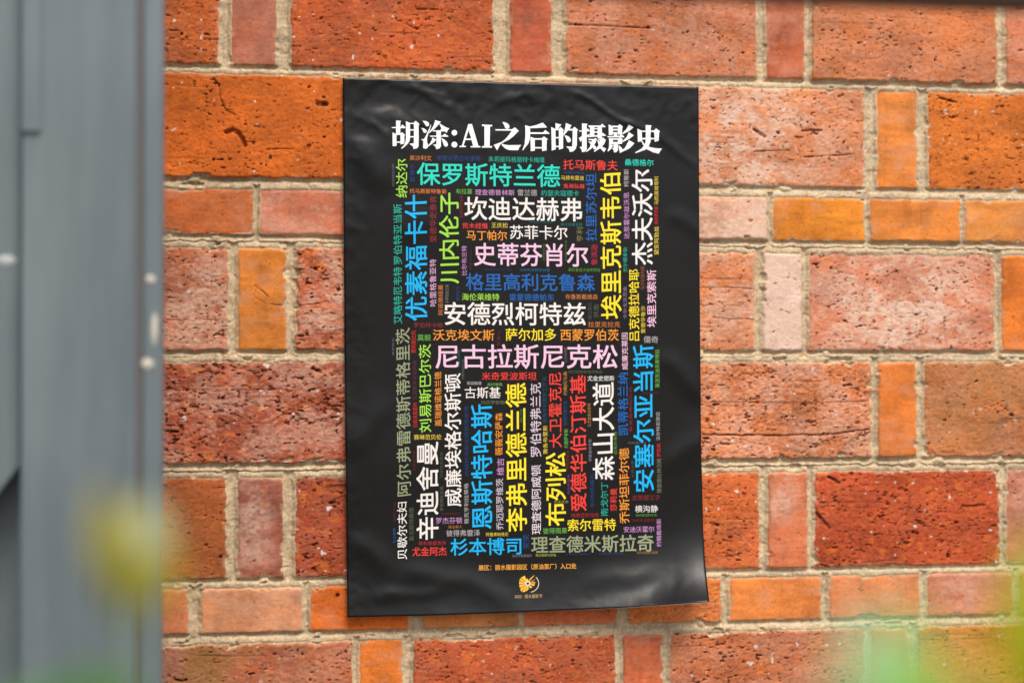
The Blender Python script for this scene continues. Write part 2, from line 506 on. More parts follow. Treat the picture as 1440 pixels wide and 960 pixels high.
def bulge(px, py):
    """how far the paper stands off its flat position, in metres (px, py arrays in photograph pixels)"""
    px, py = np.asarray(px, float), np.asarray(py, float)
    u, v = (px - 485) / 500, (py - 115) / 745
    w = (fbm(u * 3.1 + 5, v * 4.2, 81, 2) - .5) * .0042
    top = sst(.34, .0, v) + sst(.84, 1.0, v) + sst(.14, .0, u) * .8 + sst(.88, 1.0, u) * .8
    w = w + (fbm(u * 7 + 2, v * 10, 82, 2) - .5) * .0030 * np.clip(top, .18, 1)
    small = fbm(u * 17 + v * 9, v * 24 - u * 6, 83, 3)
    w = w + (np.abs(small - .5) - .1) * -.0042 * np.clip(sst(.20, .02, v) * 1.0 + sst(.86, 1., v) * .35 + sst(.12, 0, u) * .6, 0, 1)

    def crease(x0, y0, x1, y1, wd, a):
        dx, dy = x1 - x0, y1 - y0
        ln = math.hypot(dx, dy)
        s = ((px - x0) * dx + (py - y0) * dy) / ln
        n = ((px - x0) * -dy + (py - y0) * dx) / ln + 3 * np.sin(s / 17)
        return a * np.exp(-(n / wd) ** 2) * sst(-.2 * ln, .3 * ln, s) * sst(1.2 * ln, .7 * ln, s)
    w = w + crease(800, 128, 905, 182, 4, .0016) + crease(905, 182, 985, 232, 6, .0009) + crease(690, 150, 760, 128, 6, .0008)
    w = w + crease(560, 118, 640, 150, 6, .0013) + crease(600, 128, 628, 140, 3, .0007) + crease(575, 150, 592, 136, 3, .0006) + crease(725, 140, 742, 150, 4, .0007) + crease(520, 170, 545, 195, 5, .0010) + crease(495, 205, 545, 262, 22, .0030) + crease(500, 160, 620, 172, 10, .0012)
    w = w + crease(640, 812, 720, 845, 16, .0024) + crease(560, 806, 650, 815, 16, .0026) + crease(820, 822, 930, 800, 16, .0024) + crease(520, 842, 620, 828, 10, .0018)
    # the loose lower right corner rolls off the wall
    w = w + .034 * sst(.62, 1.04, u) * np.clip((v - .84) / .16, 0, 1.2) ** 2
    w = w + .012 * sst(.86, 1.02, u) * sst(.80, 1.0, v)
    w = w + .011 * np.clip((v - .90) / .10, 0, 1.2) ** 2 * (.4 + u)
    w = w + crease(930, 500, 990, 560, 14, .0022) + crease(935, 660, 992, 610, 16, .0020) + crease(940, 300, 990, 330, 12, .0014)
    w = w + crease(500, 640, 540, 560, 18, .0018) + crease(492, 760, 552, 800, 16, .0022) + crease(600, 300, 560, 330, 20, .0012)
    w = w - .004 * np.exp(-(((u - .1) / .1) ** 2 + ((v - .03) / .05) ** 2))
    return np.maximum(w, -.0035)


def on_paper(px, py, lift=0.0):
    px, py = np.asarray(px, float), np.asarray(py, float)
    y = -(GAP + bulge(px, py) + lift)
    dx = FWD.x * F_PX + RGT.x * (px - 720) + UPV.x * (480 - py)
    dy = FWD.y * F_PX + RGT.y * (px - 720) + UPV.y * (480 - py)
    dz = FWD.z * F_PX + RGT.z * (px - 720) + UPV.z * (480 - py)
    t = (y - EYE.y) / dy
    return np.stack([EYE.x + dx * t, y, EYE.z + dz * t], -1)


c0 = on_paper(735, 867)
poster = empty('poster', (float(c0[0]), -GAP, float(c0[2])), 'black exhibition poster covered in bright coloured Chinese names, pasted on the brick wall', 'poster')

ink_cache = {}


def ink(rgb):
    if rgb not in ink_cache:
        m = mat('ink', lin(rgb), .42, .4)
        ink_cache[rgb] = m
    return ink_cache[rgb]


pm = mat('black_print', (.0056, .0053, .0051), .38, .32)
nn = nd(pm, 'ShaderNodeTexNoise', Scale=260.0, Detail=5.0)
tcp = nd(pm, 'ShaderNodeTexCoord')
pm.node_tree.links.new(tcp.outputs['Object'], nn.inputs['Vector'])
mr = nd(pm, 'ShaderNodeMapRange')
mr.inputs['To Min'].default_value, mr.inputs['To Max'].default_value = .30, .44
pm.node_tree.links.new(nn.outputs[0], mr.inputs['Value'])
pm.node_tree.links.new(mr.outputs[0], pm.node_tree.nodes['Principled BSDF'].inputs['Roughness'])
pbp = nd(pm, 'ShaderNodeBump', Strength=.12, Distance=.0006)
pm.node_tree.links.new(nn.outputs[0], pbp.inputs['Height'])
pm.node_tree.links.new(pbp.outputs[0], pm.node_tree.nodes['Principled BSDF'].inputs['Normal'])
paper = mat('paper_back', (.72, .70, .67), .7)

NU, NV = 170, 250
uu, vv = np.meshgrid(np.linspace(0, 1, NU), np.linspace(0, 1, NV))
lx = np.interp(vv, [0, .5, 1], [482, 484.5, 488.5])
rx = np.interp(vv, [0, .3, .7, .86, .93, 1], [982.5, 983.5, 986, 989, 992, 997.5])
ty = np.interp(uu, [0, .5, 1], [109.5, 116.5, 122.5])
by = np.interp(uu, [0, .25, .5, .75, 1], [867.5, 864.8, 860, 854.5, 846])
PX = lx + (rx - lx) * uu
PY = ty + (by - ty) * vv
pc = on_paper(PX, PY)
me = bpy.data.meshes.new('sheet')
idx = np.arange(NU * NV).reshape(NV, NU)
q = np.stack([idx[1:, :-1], idx[1:, 1:], idx[:-1, 1:], idx[:-1, :-1]], -1).reshape(-1, 4)
me.from_pydata(pc.reshape(-1, 3).tolist(), [], q.tolist())
me.polygons.foreach_set('use_smooth', [True] * len(me.polygons))
sheet = link('sheet', me, [pm, paper], poster)
so = sheet.modifiers.new('thickness', 'SOLIDIFY')
so.thickness, so.offset = .0007, -1
so.material_offset, so.material_offset_rim = 1, 1

SLOPE = lambda y: .0249 * (505 - y) / 387
LEAN = .0105


def print_mesh(name, polys_me, color, label=None, sub=5.0, lift=.00030, parent=None):
    """polys_me: bmesh whose x,y are photograph pixels; laid on the paper"""
    bm = polys_me
    for _ in range(4):
        long = [e for e in bm.edges if e.calc_length() > sub]
        if not long: break
        bmesh.ops.subdivide_edges(bm, edges=long, cuts=1)
        bmesh.ops.triangulate(bm, faces=[f for f in bm.faces if len(f.verts) > 3])
    bm.verts.ensure_lookup_table()
    if not len(bm.verts): return None
    a = np.array([v.co for v in bm.verts])
    w = on_paper(a[:, 0], a[:, 1], 0.0)
    w[:, 1] -= lift + a[:, 2]
    for v, c in zip(bm.verts, w): v.co = c
    for f in bm.faces:
        f.normal_update()
        if f.normal.y > 0: f.normal_flip()
    o = from_bm(name, bm, color if isinstance(color, bpy.types.Material) else ink(color), parent or poster)
    if label: o['label'] = label
    return o


tcur = bpy.data.curves.new('text', 'FONT')
tcur.resolution_u = 3
tobj = bpy.data.objects.new('text', tcur)
COL.objects.link(tobj)


def text_bm(s, x0, y0, x1, y1, vertical, bold):
    tcur.body = s
    tcur.size = 1
    bpy.context.view_layer.update()
    dg = bpy.context.evaluated_depsgraph_get()
    ev = tobj.evaluated_get(dg)
    m = ev.to_mesh()
    bm = bmesh.new()
    bm.from_mesh(m)
    ev.to_mesh_clear()
    bmesh.ops.triangulate(bm, faces=bm.faces[:])
    if not len(bm.verts): return bm
    # heavier weight: the outline inked several times, each a hair's breadth aside
    src = bpy.data.meshes.new('tmp')
    bm.to_mesh(src)
    bm.clear()
    e = bold * .48
    for k, (ox, oy) in enumerate(((-e, -e), (e, -e), (-e, e), (e, e), (0, 0))):
        n0 = len(bm.verts)
        bm.from_mesh(src)
        bm.verts.ensure_lookup_table()
        for v in bm.verts[n0:]:
            v.co.x += ox; v.co.y += oy; v.co.z = k * 6e-6
    bpy.data.meshes.remove(src)
    xs, ys = [v.co.x for v in bm.verts], [v.co.y for v in bm.verts]
    ax0, ax1, ay0, ay1 = min(xs), max(xs), min(ys), max(ys)
    cx, cy = (x0 + x1) / 2, (y0 + y1) / 2
    k = SLOPE(cy)
    for v in bm.verts:
        p, q = (v.co.x - ax0) / (ax1 - ax0) - .5, (v.co.y - ay0) / (ay1 - ay0) - .5
        if vertical:
            dx, dy = q * (x1 - x0), -p * (y1 - y0)
        else:
            dx, dy = p * (x1 - x0), -q * (y1 - y0)
        v.co = (cx + dx + LEAN * dy, cy + dy + k * dx, v.co.z)
    return bm


def text_bm_v(s, x0, y0, x1, y1, bold):
    # turned a quarter turn anticlockwise: reading upwards, tops of the characters to the left
    bm = text_bm(s, 0, 0, 1, 1, False, bold)
    cx, cy = (x0 + x1) / 2, (y0 + y1) / 2
    k = SLOPE(cy)
    xs, ys = [v.co.x for v in bm.verts], [v.co.y for v in bm.verts]
    a0, a1, b0, b1 = min(xs), max(xs), min(ys), max(ys)
    for v in bm.verts:
        p, q = (v.co.x - a0) / (a1 - a0) - .5, (v.co.y - b0) / (b1 - b0) - .5      # q grows downwards in the text
        dx, dy = q * (x1 - x0), -p * (y1 - y0)
        v.co = (cx + dx + LEAN * dy, cy + dy + k * dx, v.co.z)
    return bm


TQ, CY, WH, PK, YE, LI = (38, 214, 190), (14, 178, 238), (236, 230, 224), (244, 196, 222), (250, 224, 40), (160, 220, 70)
RE, OR, TE, BL, DR, OL = (236, 62, 52), (240, 152, 48), (30, 168, 146), (24, 96, 172), (138, 40, 44), (150, 158, 122)
MA, GY, GN, DB, DO, PU = (198, 142, 198), (176, 170, 168), (104, 176, 72), (30, 62, 120), (84, 92, 70), (104, 52, 92)
BR, OY = (196, 118, 56), (222, 196, 62)
H_, V_ = 0, 1
NAMES = [
 ('保罗斯特兰德', 586, 230, 787.5, 262.5, H_, TQ), ('优素福卡什', 569, 274, 601, 451, V_, CY), ('川内伦子', 617.5, 271, 645.5, 398.5, V_, LI),
 ('坎迪达赫弗', 653, 277.5, 818.5, 310.5, H_, WH), ('埃里克斯韦伯', 844, 242.5, 874, 448.5, V_, YE), ('杰夫沃尔', 888, 238, 918, 372.5, V_, WH),
 ('史蒂芬肖尔', 666.5, 342, 827, 374.5, H_, PK), ('格里高利克鲁森', 655, 384.5, 836.5, 409, H_, BL), ('安德烈柯特兹', 625, 425, 823.5, 457.5, H_, WH),
 ('尼古拉斯尼克松', 612.5, 484, 868.5, 518.5, H_, PK), ('阿尔弗雷德斯蒂格里茨', 557, 460.5, 577.5, 698, V_, OL), ('辛迪舍曼', 585, 620.5, 617, 758.5, V_, WH),
 ('威廉埃格尔斯顿', 625, 524.5, 649, 711.5, V_, WH), ('恩斯特哈斯', 662.5, 568, 693, 743, V_, CY), ('李弗里德兰德', 711, 538, 741, 747, V_, YE),
 ('布列松', 766.5, 636, 796, 739, V_, YE), ('爱德华伯汀斯基', 801.5, 527, 825, 718, V_, RE), ('森山大道', 833, 537, 864, 674.5, V_, WH),
 ('安塞尔亚当斯', 890, 485, 920, 691, V_, CY), ('刘易斯巴尔茨', 589, 483.5, 606.5, 608, V_, LI), ('杉本博司', 633.5, 756, 733, 780, H_, CY),
 ('理查德米斯拉奇', 747, 752, 919, 776.5, H_, OL), ('大卫霍克尼', 771.5, 523.5, 790, 629, V_, RE), ('罗伯特弗兰克', 745.5, 538, 761, 642, V_, (214, 196, 208)),
 ('理查德阿威顿', 747, 653, 761, 751, V_, (220, 206, 214)), ('乔迈耶罗维茨', 697.5, 672, 708, 744.5, V_, (206, 192, 202)), ('乔斯坦菲尔德', 870.5, 629.5, 885, 735.5, V_, OR),
 ('贝歇尔夫妇', 558.5, 705, 572.5, 786, V_, WH), ('吕克德拉哈耶', 884, 378.5, 899, 479, V_, YE), ('沃克埃文斯', 608.7, 463, 695, 479, H_, OR),
 ('萨尔加多', 711, 461.5, 782, 479, H_, YE), ('西蒙罗伯茨', 788, 462.5, 870, 479, H_, OR), ('苏菲卡尔', 717, 317, 798, 336.5, H_, WH),
 ('马丁帕尔', 656, 324, 713, 338, H_, OR), ('纳达尔', 556.5, 223.5, 573, 278, V_, LI), ('罗伯特亚当斯', 553, 287, 565.5, 372, V_, TE),
 ('艾略特厄韦特', 553, 375.5, 565.5, 455.5, V_, TE), ('托马斯鲁夫', 792, 225, 868.5, 239.5, H_, RE), ('拉里苏尔坦', 823, 244, 839, 339, V_, BL),
 ('凯蒂格兰纳', 868.5, 523.5, 883.5, 612, V_, BL), ('索尔雷特', 798, 729, 866, 746, H_, YE), ('埃里克索斯', 909.5, 379.5, 923, 460, V_, PK),
 ('古斯基', 653.5, 544, 704, 560, H_, WH), ('威廉克莱因', 874, 467.5, 883, 519.5, V_, PK), ('哈里格鲁亚特', 604, 364.5, 613.5, 431, V_, (216, 168, 206)),
 ('盖瑞维诺格兰德', 611, 522.5, 621, 599, V_, OR), ('薇薇安萨森', 696, 580, 707, 640, V_, OR), ('维吉', 698.5, 644, 709, 668, V_, MA),
 ('爱德华史泰肯', 604, 276, 614, 340.5, V_, DR), ('尤金阿杰', 579.5, 768.5, 628, 781, H_, RE), ('米奇爱波斯坦', 677.5, 523, 754.5, 534.5, H_, RE),
 ('南戈尔丁', 844.5, 677.5, 855, 725.5, V_, TE), ('莎莉曼', 858, 686, 867.5, 718, V_, RE), ('桑德格尔', 878.5, 224, 919, 233.5, H_, TQ),
 ('荒木经惟', 650, 313.5, 686, 321.5, H_, RE), ('理查德普林斯', 668, 266.5, 723.5, 275, H_, MA), ('约瑟夫寇德卡', 761, 267.5, 814, 276, H_, TE),
 ('雷兰德', 728, 266.5, 755, 275.5, H_, GY), ('朱莉娅玛格丽特卡梅隆', 687, 220.5, 766, 228.5, H_, TE), ('托马斯斯特鲁斯', 576, 265.5, 628, 272.5, H_, (216, 120, 48)),
 ('布拉塞', 641, 265.5, 664, 273, H_, GN), ('奥沙利文', 576, 218.5, 607, 226, H_, BR), ('埃德沃德迈布里奇', 613.5, 219, 675.5, 226.5, H_, DB),
 ('王庆松', 691, 313, 714, 320.5, H_, OY), ('马修布雷迪', 789, 247, 821, 253.5, H_, OY), ('鬼海弘雄', 792, 258.5, 822, 265, H_, RE),
 ('柯蒂斯', 877, 238, 884.5, 263, V_, GY), ('达恩霍尔兹沃思', 877, 270.5, 885, 336, V_, MA), ('马西莫维塔利', 920, 248.5, 926, 288, V_, OY),
 ('维利罗尼斯', 920, 290, 925.5, 315.5, V_, (200, 34, 44)), ('黛安阿勃丝', 919.5, 318.5, 926.5, 358.5, V_, OY), ('比尔布兰特', 649, 345.5, 656.5, 387, V_, MA),
 ('鲁滨逊', 831, 343.5, 840, 373, V_, (176, 34, 60)), ('海伦莱维特', 649.5, 412.5, 702, 422.5, H_, LI), ('雷蒙德德帕东', 716.5, 413, 779, 423, H_, BL),
 ('布鲁斯戴维森', 795, 413.5, 840.5, 421, H_, BR), ('拉里克拉克', 827, 452, 872, 460, H_, BR), ('爱德华鲁沙', 901, 430, 907.5, 468.5, V_, OY),
 ('阿诺德纽曼', 616, 400, 623, 443, V_, BR), ('罗伯特卡帕', 582, 453.5, 622, 460.5, H_, DR), ('莫毅', 587, 470, 606, 479, H_, GN),
 ('亨利', 810.5, 319.5, 819.5, 340, V_, (120, 118, 84)), ('洪浩', 834.5, 428, 842, 447, V_, DO), ('儒奇', 905, 472.5, 925.5, 482, H_, GY),
 ('费利斯比托', 578, 464.5, 585, 496, V_, (206, 40, 40)), ('赛琳范贝伦', 582, 610.5, 621, 618, H_, OY), ('雅克亨利拉蒂格', 652.5, 679, 659, 736, V_, GY),
 ('罗杰芬顿', 613, 727, 650, 736, H_, MA), ('彼得弗雷泽', 627.5, 744.5, 675, 753.5, H_, GY), ('彼得雨果', 763.5, 741.5, 797.5, 750, H_, GN),
 ('安迪沃霍尔', 877, 739.5, 920, 748, H_, MA), ('横沟静', 893, 710, 925, 720, H_, WH), ('志贺理江子', 889, 695.5, 928, 703, H_, DR),
 ('约翰戴维斯', 923, 729, 930, 768, V_, MA), ('雅各布里斯', 763.5, 598, 770, 638, V_, OY), ('尤金史密斯', 826, 528, 864, 535.5, H_, WH),
 ('荣荣', 735, 751, 744.5, 771, V_, DB), ('奥古斯特桑德', 575, 713, 582, 760, V_, DO), ('莱涅克迪克斯特拉', 921, 491, 927.5, 545, V_, GN),
]
SMALL = [
 ('亨利福克斯塔尔博特', 551, 230.5, 555, 262.5, V_, (96, 96, 100)), ('欧德尔', 576, 231, 583.5, 255.5, V_, DB), ('安娜阿特金斯', 646, 274.5, 651.5, 307, V_, (120, 30, 34)),
 ('弗朗西斯弗里斯', 744, 311, 777.5, 314, H_, (24, 92, 80)), ('弗兰克霍瓦特', 788.5, 313.5, 819, 318, H_, (26, 116, 104)), ('约翰汤姆森', 792, 241, 822, 245, H_, DB),
 ('哈里卡拉汉', 660, 352, 663.5, 379, V_, (84, 34, 36)), ('保罗格雷厄姆', 763, 343, 767, 367, V_, (66, 104, 40)), ('爱德华韦斯顿', 794, 338, 797.5, 367, V_, (66, 104, 40)),
 ('弗朗茨罗谢', 680.5, 377, 719.5, 381, H_, (22, 44, 78)), ('卡尔布洛斯菲尔德', 730.5, 377.5, 773, 382, H_, (20, 100, 140)), ('菲利普洛卡迪考西亚', 799, 377, 844, 382, H_, (86, 140, 50)),
 ('多萝西娅兰格', 626, 400, 631, 426.5, V_, (120, 116, 112)), ('植田正治', 641, 402.5, 646, 423, V_, DB), ('细江英公', 826.5, 425, 832, 449, V_, (74, 80, 70)),
 ('卡尔戈沃茨金', 876, 402.5, 881.5, 448.5, V_, (140, 124, 150)), ('马尔科姆布朗', 900.5, 374.5, 906.5, 407.5, V_, (140, 82, 44)), ('尤尔根泰勒', 876, 348, 882, 383, V_, TE),
 ('弗朗索瓦', 551, 475, 554.5, 499.5, V_, (104, 84, 108)), ('张海儿', 698.5, 465.5, 703.5, 486, V_, (110, 34, 44)), ('莱斯克里姆', 643.5, 492, 647, 516, V_, (22, 104, 112)),
 ('约翰哈特菲尔德', 649, 505, 653, 533, V_, (96, 96, 92)), ('让马克布斯', 793, 488, 797.5, 509.5, V_, (120, 104, 114)), ('阿尔伯特伦格尔帕奇', 799.5, 520.5, 847, 525, H_, (84, 96, 66)),
 ('柴田敏雄', 656.5, 536, 677, 541, H_, GY), ('森村泰昌', 685, 538, 706, 542.5, H_, GN), ('玛莎罗斯勒', 676.5, 563, 709.5, 568.5, H_, (104, 112, 80)),
 ('克里斯蒂安帕特森', 580, 506.5, 586, 562, V_, (92, 34, 60)), ('拉兹洛莫霍利', 580.5, 566, 587, 601, V_, (206, 36, 42)), ('莫霍利纳吉', 553, 705.5, 556, 733, V_, (92, 30, 36)),
 ('石元泰博', 552.5, 742, 556.5, 763, V_, (26, 84, 140)), ('加里施奈德', 580.5, 633, 584, 662, V_, (96, 28, 36)), ('汤普森克雷格', 618.5, 635, 623, 672, V_, (72, 80, 58)),
 ('罗伯特杜瓦诺', 618.5, 683.5, 623.5, 718, V_, (96, 104, 78)), ('约翰托马斯史密斯理查德', 653, 570, 659, 669, V_, (28, 60, 112)), ('罗伯特波利多里', 621, 720, 647, 723.5, H_, (100, 34, 36)),
 ('渡边兼人', 630, 738, 650, 742.5, H_, (170, 112, 40)), ('特雷弗帕格伦', 683, 748, 715, 753.5, H_, OY), ('菲利普霍克奈', 588.5, 760.5, 627.5, 766, H_, (176, 34, 44)),
 ('沃尔卡特莱格尔', 720, 779, 748, 783, H_, (130, 118, 136)), ('弗拉里斯托舒金', 753, 778, 782, 782, H_, (170, 170, 60)), ('约翰拉夏佩尔', 796, 777, 831, 780, H_, (28, 56, 96)),
 ('安德烈斯古斯塔夫', 842, 776, 877, 780, H_, (28, 56, 100)), ('沃尔夫冈提尔曼斯', 895, 774.5, 925, 778.5, H_, (156, 108, 60)), ('埃内斯特科尔本', 894, 722, 924, 726, H_, (84, 148, 56)),
 ('玛莉昂波斯特', 889, 729, 920, 733.5, H_, (112, 28, 34)), ('玛丽艾伦马克', 803, 721, 842, 727, H_, (176, 34, 40)), ('伯纳德福孔', 829.5, 664, 835.5, 713.5, V_, (26, 62, 112)),
 ('杰夫沃尔', 779, 703, 799, 707.5, H_, (160, 156, 70)), ('彼得亨利爱默生罗宾', 762.5, 529, 769, 595, V_, (24, 68, 100)), ('约翰托马森', 792, 522, 797.5, 555.5, V_, (186, 140, 60)),
 ('安德烈塞拉诺', 792, 563.5, 797.5, 598, V_, (26, 70, 120)), ('约翰萨考斯', 793, 603, 799, 629.5, V_, GN), ('特里理查森', 796, 633, 800, 660, V_, (120, 34, 34)),
 ('奥利弗寇迪', 797.5, 667, 801, 695, V_, (110, 60, 120)), ('让尤金奥古斯特', 826, 567, 831, 600, V_, (176, 128, 60)), ('伊莫金坎宁安', 827.5, 617, 832, 648.5, V_, (140, 130, 150)),
 ('迈克尔肯纳', 863, 607, 867.5, 639, V_, (92, 150, 60)), ('曼弗雷德帕尔马', 884.5, 544, 889, 607, V_, (130, 30, 40)), ('西格蒙玛拉', 883, 620.5, 909, 624, H_, (92, 92, 86)),
 ('上田义彦', 887.5, 647, 891.5, 672, V_, (84, 84, 56)), ('沃尔特尼德迈', 922.5, 579, 928, 619, V_, GY), ('罗宾森', 923.5, 623, 929, 642, V_, (206, 36, 44)),
 ('理查德比林汉姆', 923.5, 644.5, 930, 693, V_, (120, 124, 98)), ('姜健', 731, 574.5, 734.5, 594.5, V_, (30, 110, 90)), ('约翰巴', 904, 550.5, 926, 554, H_, (92, 26, 34)),
]


def colour_word(c):
    table = {TQ: 'turquoise', CY: 'bright blue', WH: 'white', PK: 'pale pink', YE: 'yellow', LI: 'lime green', RE: 'red', OR: 'orange', TE: 'teal', BL: 'blue',
             DR: 'dark red', OL: 'grey green', MA: 'mauve', GY: 'grey', GN: 'green', DB: 'dark blue', DO: 'dull olive', BR: 'brown orange', OY: 'mustard yellow'}
    return table.get(c)


for s, x0, y0, x1, y1, vert, c in NAMES:
    hgt = (x1 - x0) if vert else (y1 - y0)
    bold = .022 if hgt > 22 else (.014 if hgt > 12 else .008)
    b = text_bm_v(s, x0, y0, x1, y1, bold) if vert else text_bm(s, x0, y0, x1, y1, False, bold)
    w = colour_word(c)
    print_mesh('printed_name', b, c, (w + (' name printed upright' if vert else ' name printed level')) if w else None)

by_col = {}
for s, x0, y0, x1, y1, vert, c in SMALL:
    b = text_bm_v(s, x0, y0, x1, y1, .004) if vert else text_bm(s, x0, y0, x1, y1, False, .004)
    by_col.setdefault(c, []).append(b)
allb = bmesh.new()
small_mats = []
for c, lst in by_col.items():
    small_mats.append(ink(c))
    for b in lst:
        for f in b.faces: f.material_index = len(small_mats) - 1
        tmp = bpy.data.meshes.new('tmp')
        b.to_mesh(tmp); b.free()
        allb.from_mesh(tmp)
        bpy.data.meshes.remove(tmp)
o = print_mesh('small_print', allb, small_mats[0])
for m in small_mats[1:]: o.data.materials.append(m)
o['kind'] = 'stuff'


def poly_bm(polys, ox, oy, sc):
    bm = bmesh.new()
    for k, p in enumerate(polys):
        vs = [bm.verts.new((ox + x / sc, oy + y / sc, 8e-6 * (k % 14))) for x, y in p]
        f = bm.faces.new(vs)
        f.normal_update()
    bmesh.ops.triangulate(bm, faces=bm.faces[:])
    return bm


def circ(cx, cy, r, n=28):
    return [(cx + r * math.cos(2 * math.pi * k / n), cy + r * math.sin(2 * math.pi * k / n)) for k in range(n)]


def rc(x0, y0, x1, y1): return [(x0, y0), (x1, y0), (x1, y1), (x0, y1)]


T1 = [  # first two characters and the colon
 [(172,140),(275,150),(258,170),(258,430),(172,430)], [(72,278),(172,268),(265,268),(300,220),(365,285),(360,297),(172,295),(95,292)],
 [(100,385),(180,415),(182,650),(150,658),(102,655)], rc(178,408,264,432), [(258,400),(292,380),(355,430),(340,450),(340,605),(262,625)], rc(178,565,264,590),
 [(370,155),(455,190),(455,500),(440,560),(400,620),(345,670),(285,715),(275,700),(330,640),(362,570),(372,490)], rc(450,188,537,210),
 [(532,180),(568,145),(645,210),(630,235),(628,660),(600,700),(525,718),(515,665),(440,610),(532,600)], rc(450,318,537,342), rc(450,458,537,480),
 [(708,148),(780,152),(830,180),(845,220),(830,250),(795,262),(770,245),(750,205)], [(675,290),(740,300),(785,330),(795,360),(780,385),(745,392),(720,370),(705,325)],
 [(875,225),(885,232),(835,380),(800,490),(800,570),(825,640),(812,690),(780,712),(730,705),(718,680),(722,560),(710,540),(680,530),(685,518),(740,515),(780,440)],
 [(962,132),(1080,165),(1050,200),(1000,260),(940,320),(850,390),(832,385),(890,310),(930,240),(955,170)],
 [(1050,195),(1110,235),(1180,275),(1252,300),(1215,340),(1200,390),(1140,355),(1085,290),(1055,230)],
 [(920,340),(1065,340),(1095,295),(1150,350),(1140,362),(920,362)], [(988,345),(1080,345),(1080,660),(1050,705),(985,722),(972,670),(915,628),(988,620)],
 [(848,448),(988,445),(1110,445),(1155,405),(1230,455),(1225,470),(870,468)], [(905,485),(985,525),(940,580),(830,665),(815,655),(860,600),(895,530)],
 [(1085,490),(1160,530),(1215,590),(1222,640),(1200,668),(1165,668),(1140,640),(1115,570)], circ(1352,388,57), circ(1352,627,60)]
T2 = [
 [(258,240),(278,320),(172,648),(220,655),(218,677),(85,677),(88,655),(135,648)],
 [(268,212),(340,212),(472,655),(515,660),(510,685),(315,685),(312,660),(365,655),(270,320),(256,240)], [(205,505),(332,505),(340,535),(195,535)],
 [(540,220),(752,230),(745,258),(705,262),(700,655),(750,660),(745,690),(540,688),(540,662),(592,655),(592,260),(545,250)],
 [(955,170),(1010,175),(1070,205),(1100,250),(1095,290),(1075,310),(1015,300),(1000,250)],
 [(808,318),(1150,318),(1210,280),(1288,350),(1255,380),(1180,460),(1090,530),(950,595),(920,590),(1010,520),(1090,430),(1150,345),(825,342)],
 [(780,635),(920,580),(928,600),(850,745)], [(920,595),(990,625),(1080,640),(1342,635),(1300,680),(1275,740),(1100,738),(1020,710),(965,660)]]
T3 = [
 [(118,235),(220,262),(222,420),(215,520),(185,610),(75,745),(65,735),(110,620),(125,480),(125,300)], [(215,262),(330,235),(480,185),(565,275),(550,285),(420,290),(215,298)],
 [(215,380),(480,380),(530,330),(615,400),(610,412),(215,410)], [(228,470),(315,500),(318,750),(235,762)], rc(310,500,467,528),
 [(462,495),(500,462),(578,515),(558,540),(555,745),(465,760)], rc(312,678,467,705),
 [(735,190),(855,222),(800,290),(770,322),(735,322)], [(650,270),(735,315),(740,725),(660,748)], rc(733,312,806,335),
 [(802,305),(842,272),(905,335),(890,350),(890,705),(805,728)], rc(733,475,806,500), rc(733,652,806,678),
 [(945,190),(1062,238),(1015,310),(905,442),(890,430),(925,320),(940,240)],
 [(1010,310),(1080,310),(1118,265),(1192,330),(1172,355),(1168,640),(1140,720),(1090,765),(1025,775),(1010,720),(950,665),(1075,668),(1085,345),(1000,340)],
 [(915,435),(1000,460),(1045,510),(1045,560),(1015,585),(975,575),(950,510)]]
T4 = [
 [(148,152),(235,160),(222,185),(222,560),(200,590),(150,600),(140,560),(108,520),(148,515)], [(100,265),(148,262),(215,262),(235,230),(275,275),(110,280)],
 [(98,380),(150,350),(270,320),(270,335),(150,410),(125,440)], [(245,185),(435,185),(462,158),(515,205),(510,212),(255,210)], rc(272,205,340,360), rc(390,205,458,385),
 rc(338,228,392,246), rc(338,278,392,298), [(235,350),(440,330),(470,295),(525,345),(400,357),(240,367)],
 [(245,395),(330,395),(362,380),(378,402),(350,470),(300,540),(215,600),(210,590),(270,520),(305,415),(250,410)], [(245,430),(290,440),(370,520),(365,550),(330,555),(290,490)],
 [(385,400),(450,388),(472,372),(520,410),(490,480),(430,540),(345,595),(330,590),(400,500),(430,415)], [(385,415),(410,420),(470,520),(525,545),(490,600),(420,530)],
 [(562,170),(628,200),(628,330),(565,335)], [(620,190),(705,190),(738,165),(785,205),(772,225),(772,325),(708,330),(708,215),(620,212)], rc(620,240,710,262), rc(620,290,710,310),
 [(640,305),(690,310),(700,350),(645,350)], [(540,352),(735,346),(762,318),(808,360),(800,372),(550,370)],
 [(568,380),(630,388),(630,480),(572,490)], [(600,387),(720,387),(740,370),(785,400),(775,420),(772,470),(705,475),(705,408),(600,408)], rc(620,442,710,467),
 [(640,465),(705,465),(705,580),(680,600),(650,608),(635,560),(610,540),(640,535)], [(570,490),(635,495),(600,550),(555,590),(545,575),(565,530)],
 [(715,490),(765,530),(780,565),(760,595),(735,590),(720,545)],
 [(875,172),(950,215),(880,275),(785,320),(775,310),(840,240)], [(880,290),(955,340),(880,395),(780,445),(775,432),(840,370)], [(880,412),(965,462),(890,540),(740,612),(732,600),(820,530)],
 [(1010,235),(1080,265),(1085,430),(1018,440)], rc(1075,265,1280,285), [(1272,260),(1302,232),(1362,275),(1345,300),(1345,425),(1278,440)], rc(1078,378,1280,402),
 [(1140,178),(1232,185),(1218,210),(1218,430),(1190,500),(1140,560),(985,615),(972,605),(1070,550),(1125,490),(1140,420)],
 [(1070,425),(1090,430),(1120,470),(1200,520),(1290,540),(1395,545),(1360,590),(1345,622),(1260,605),(1160,555),(1100,490)]]
tb = bmesh.new()
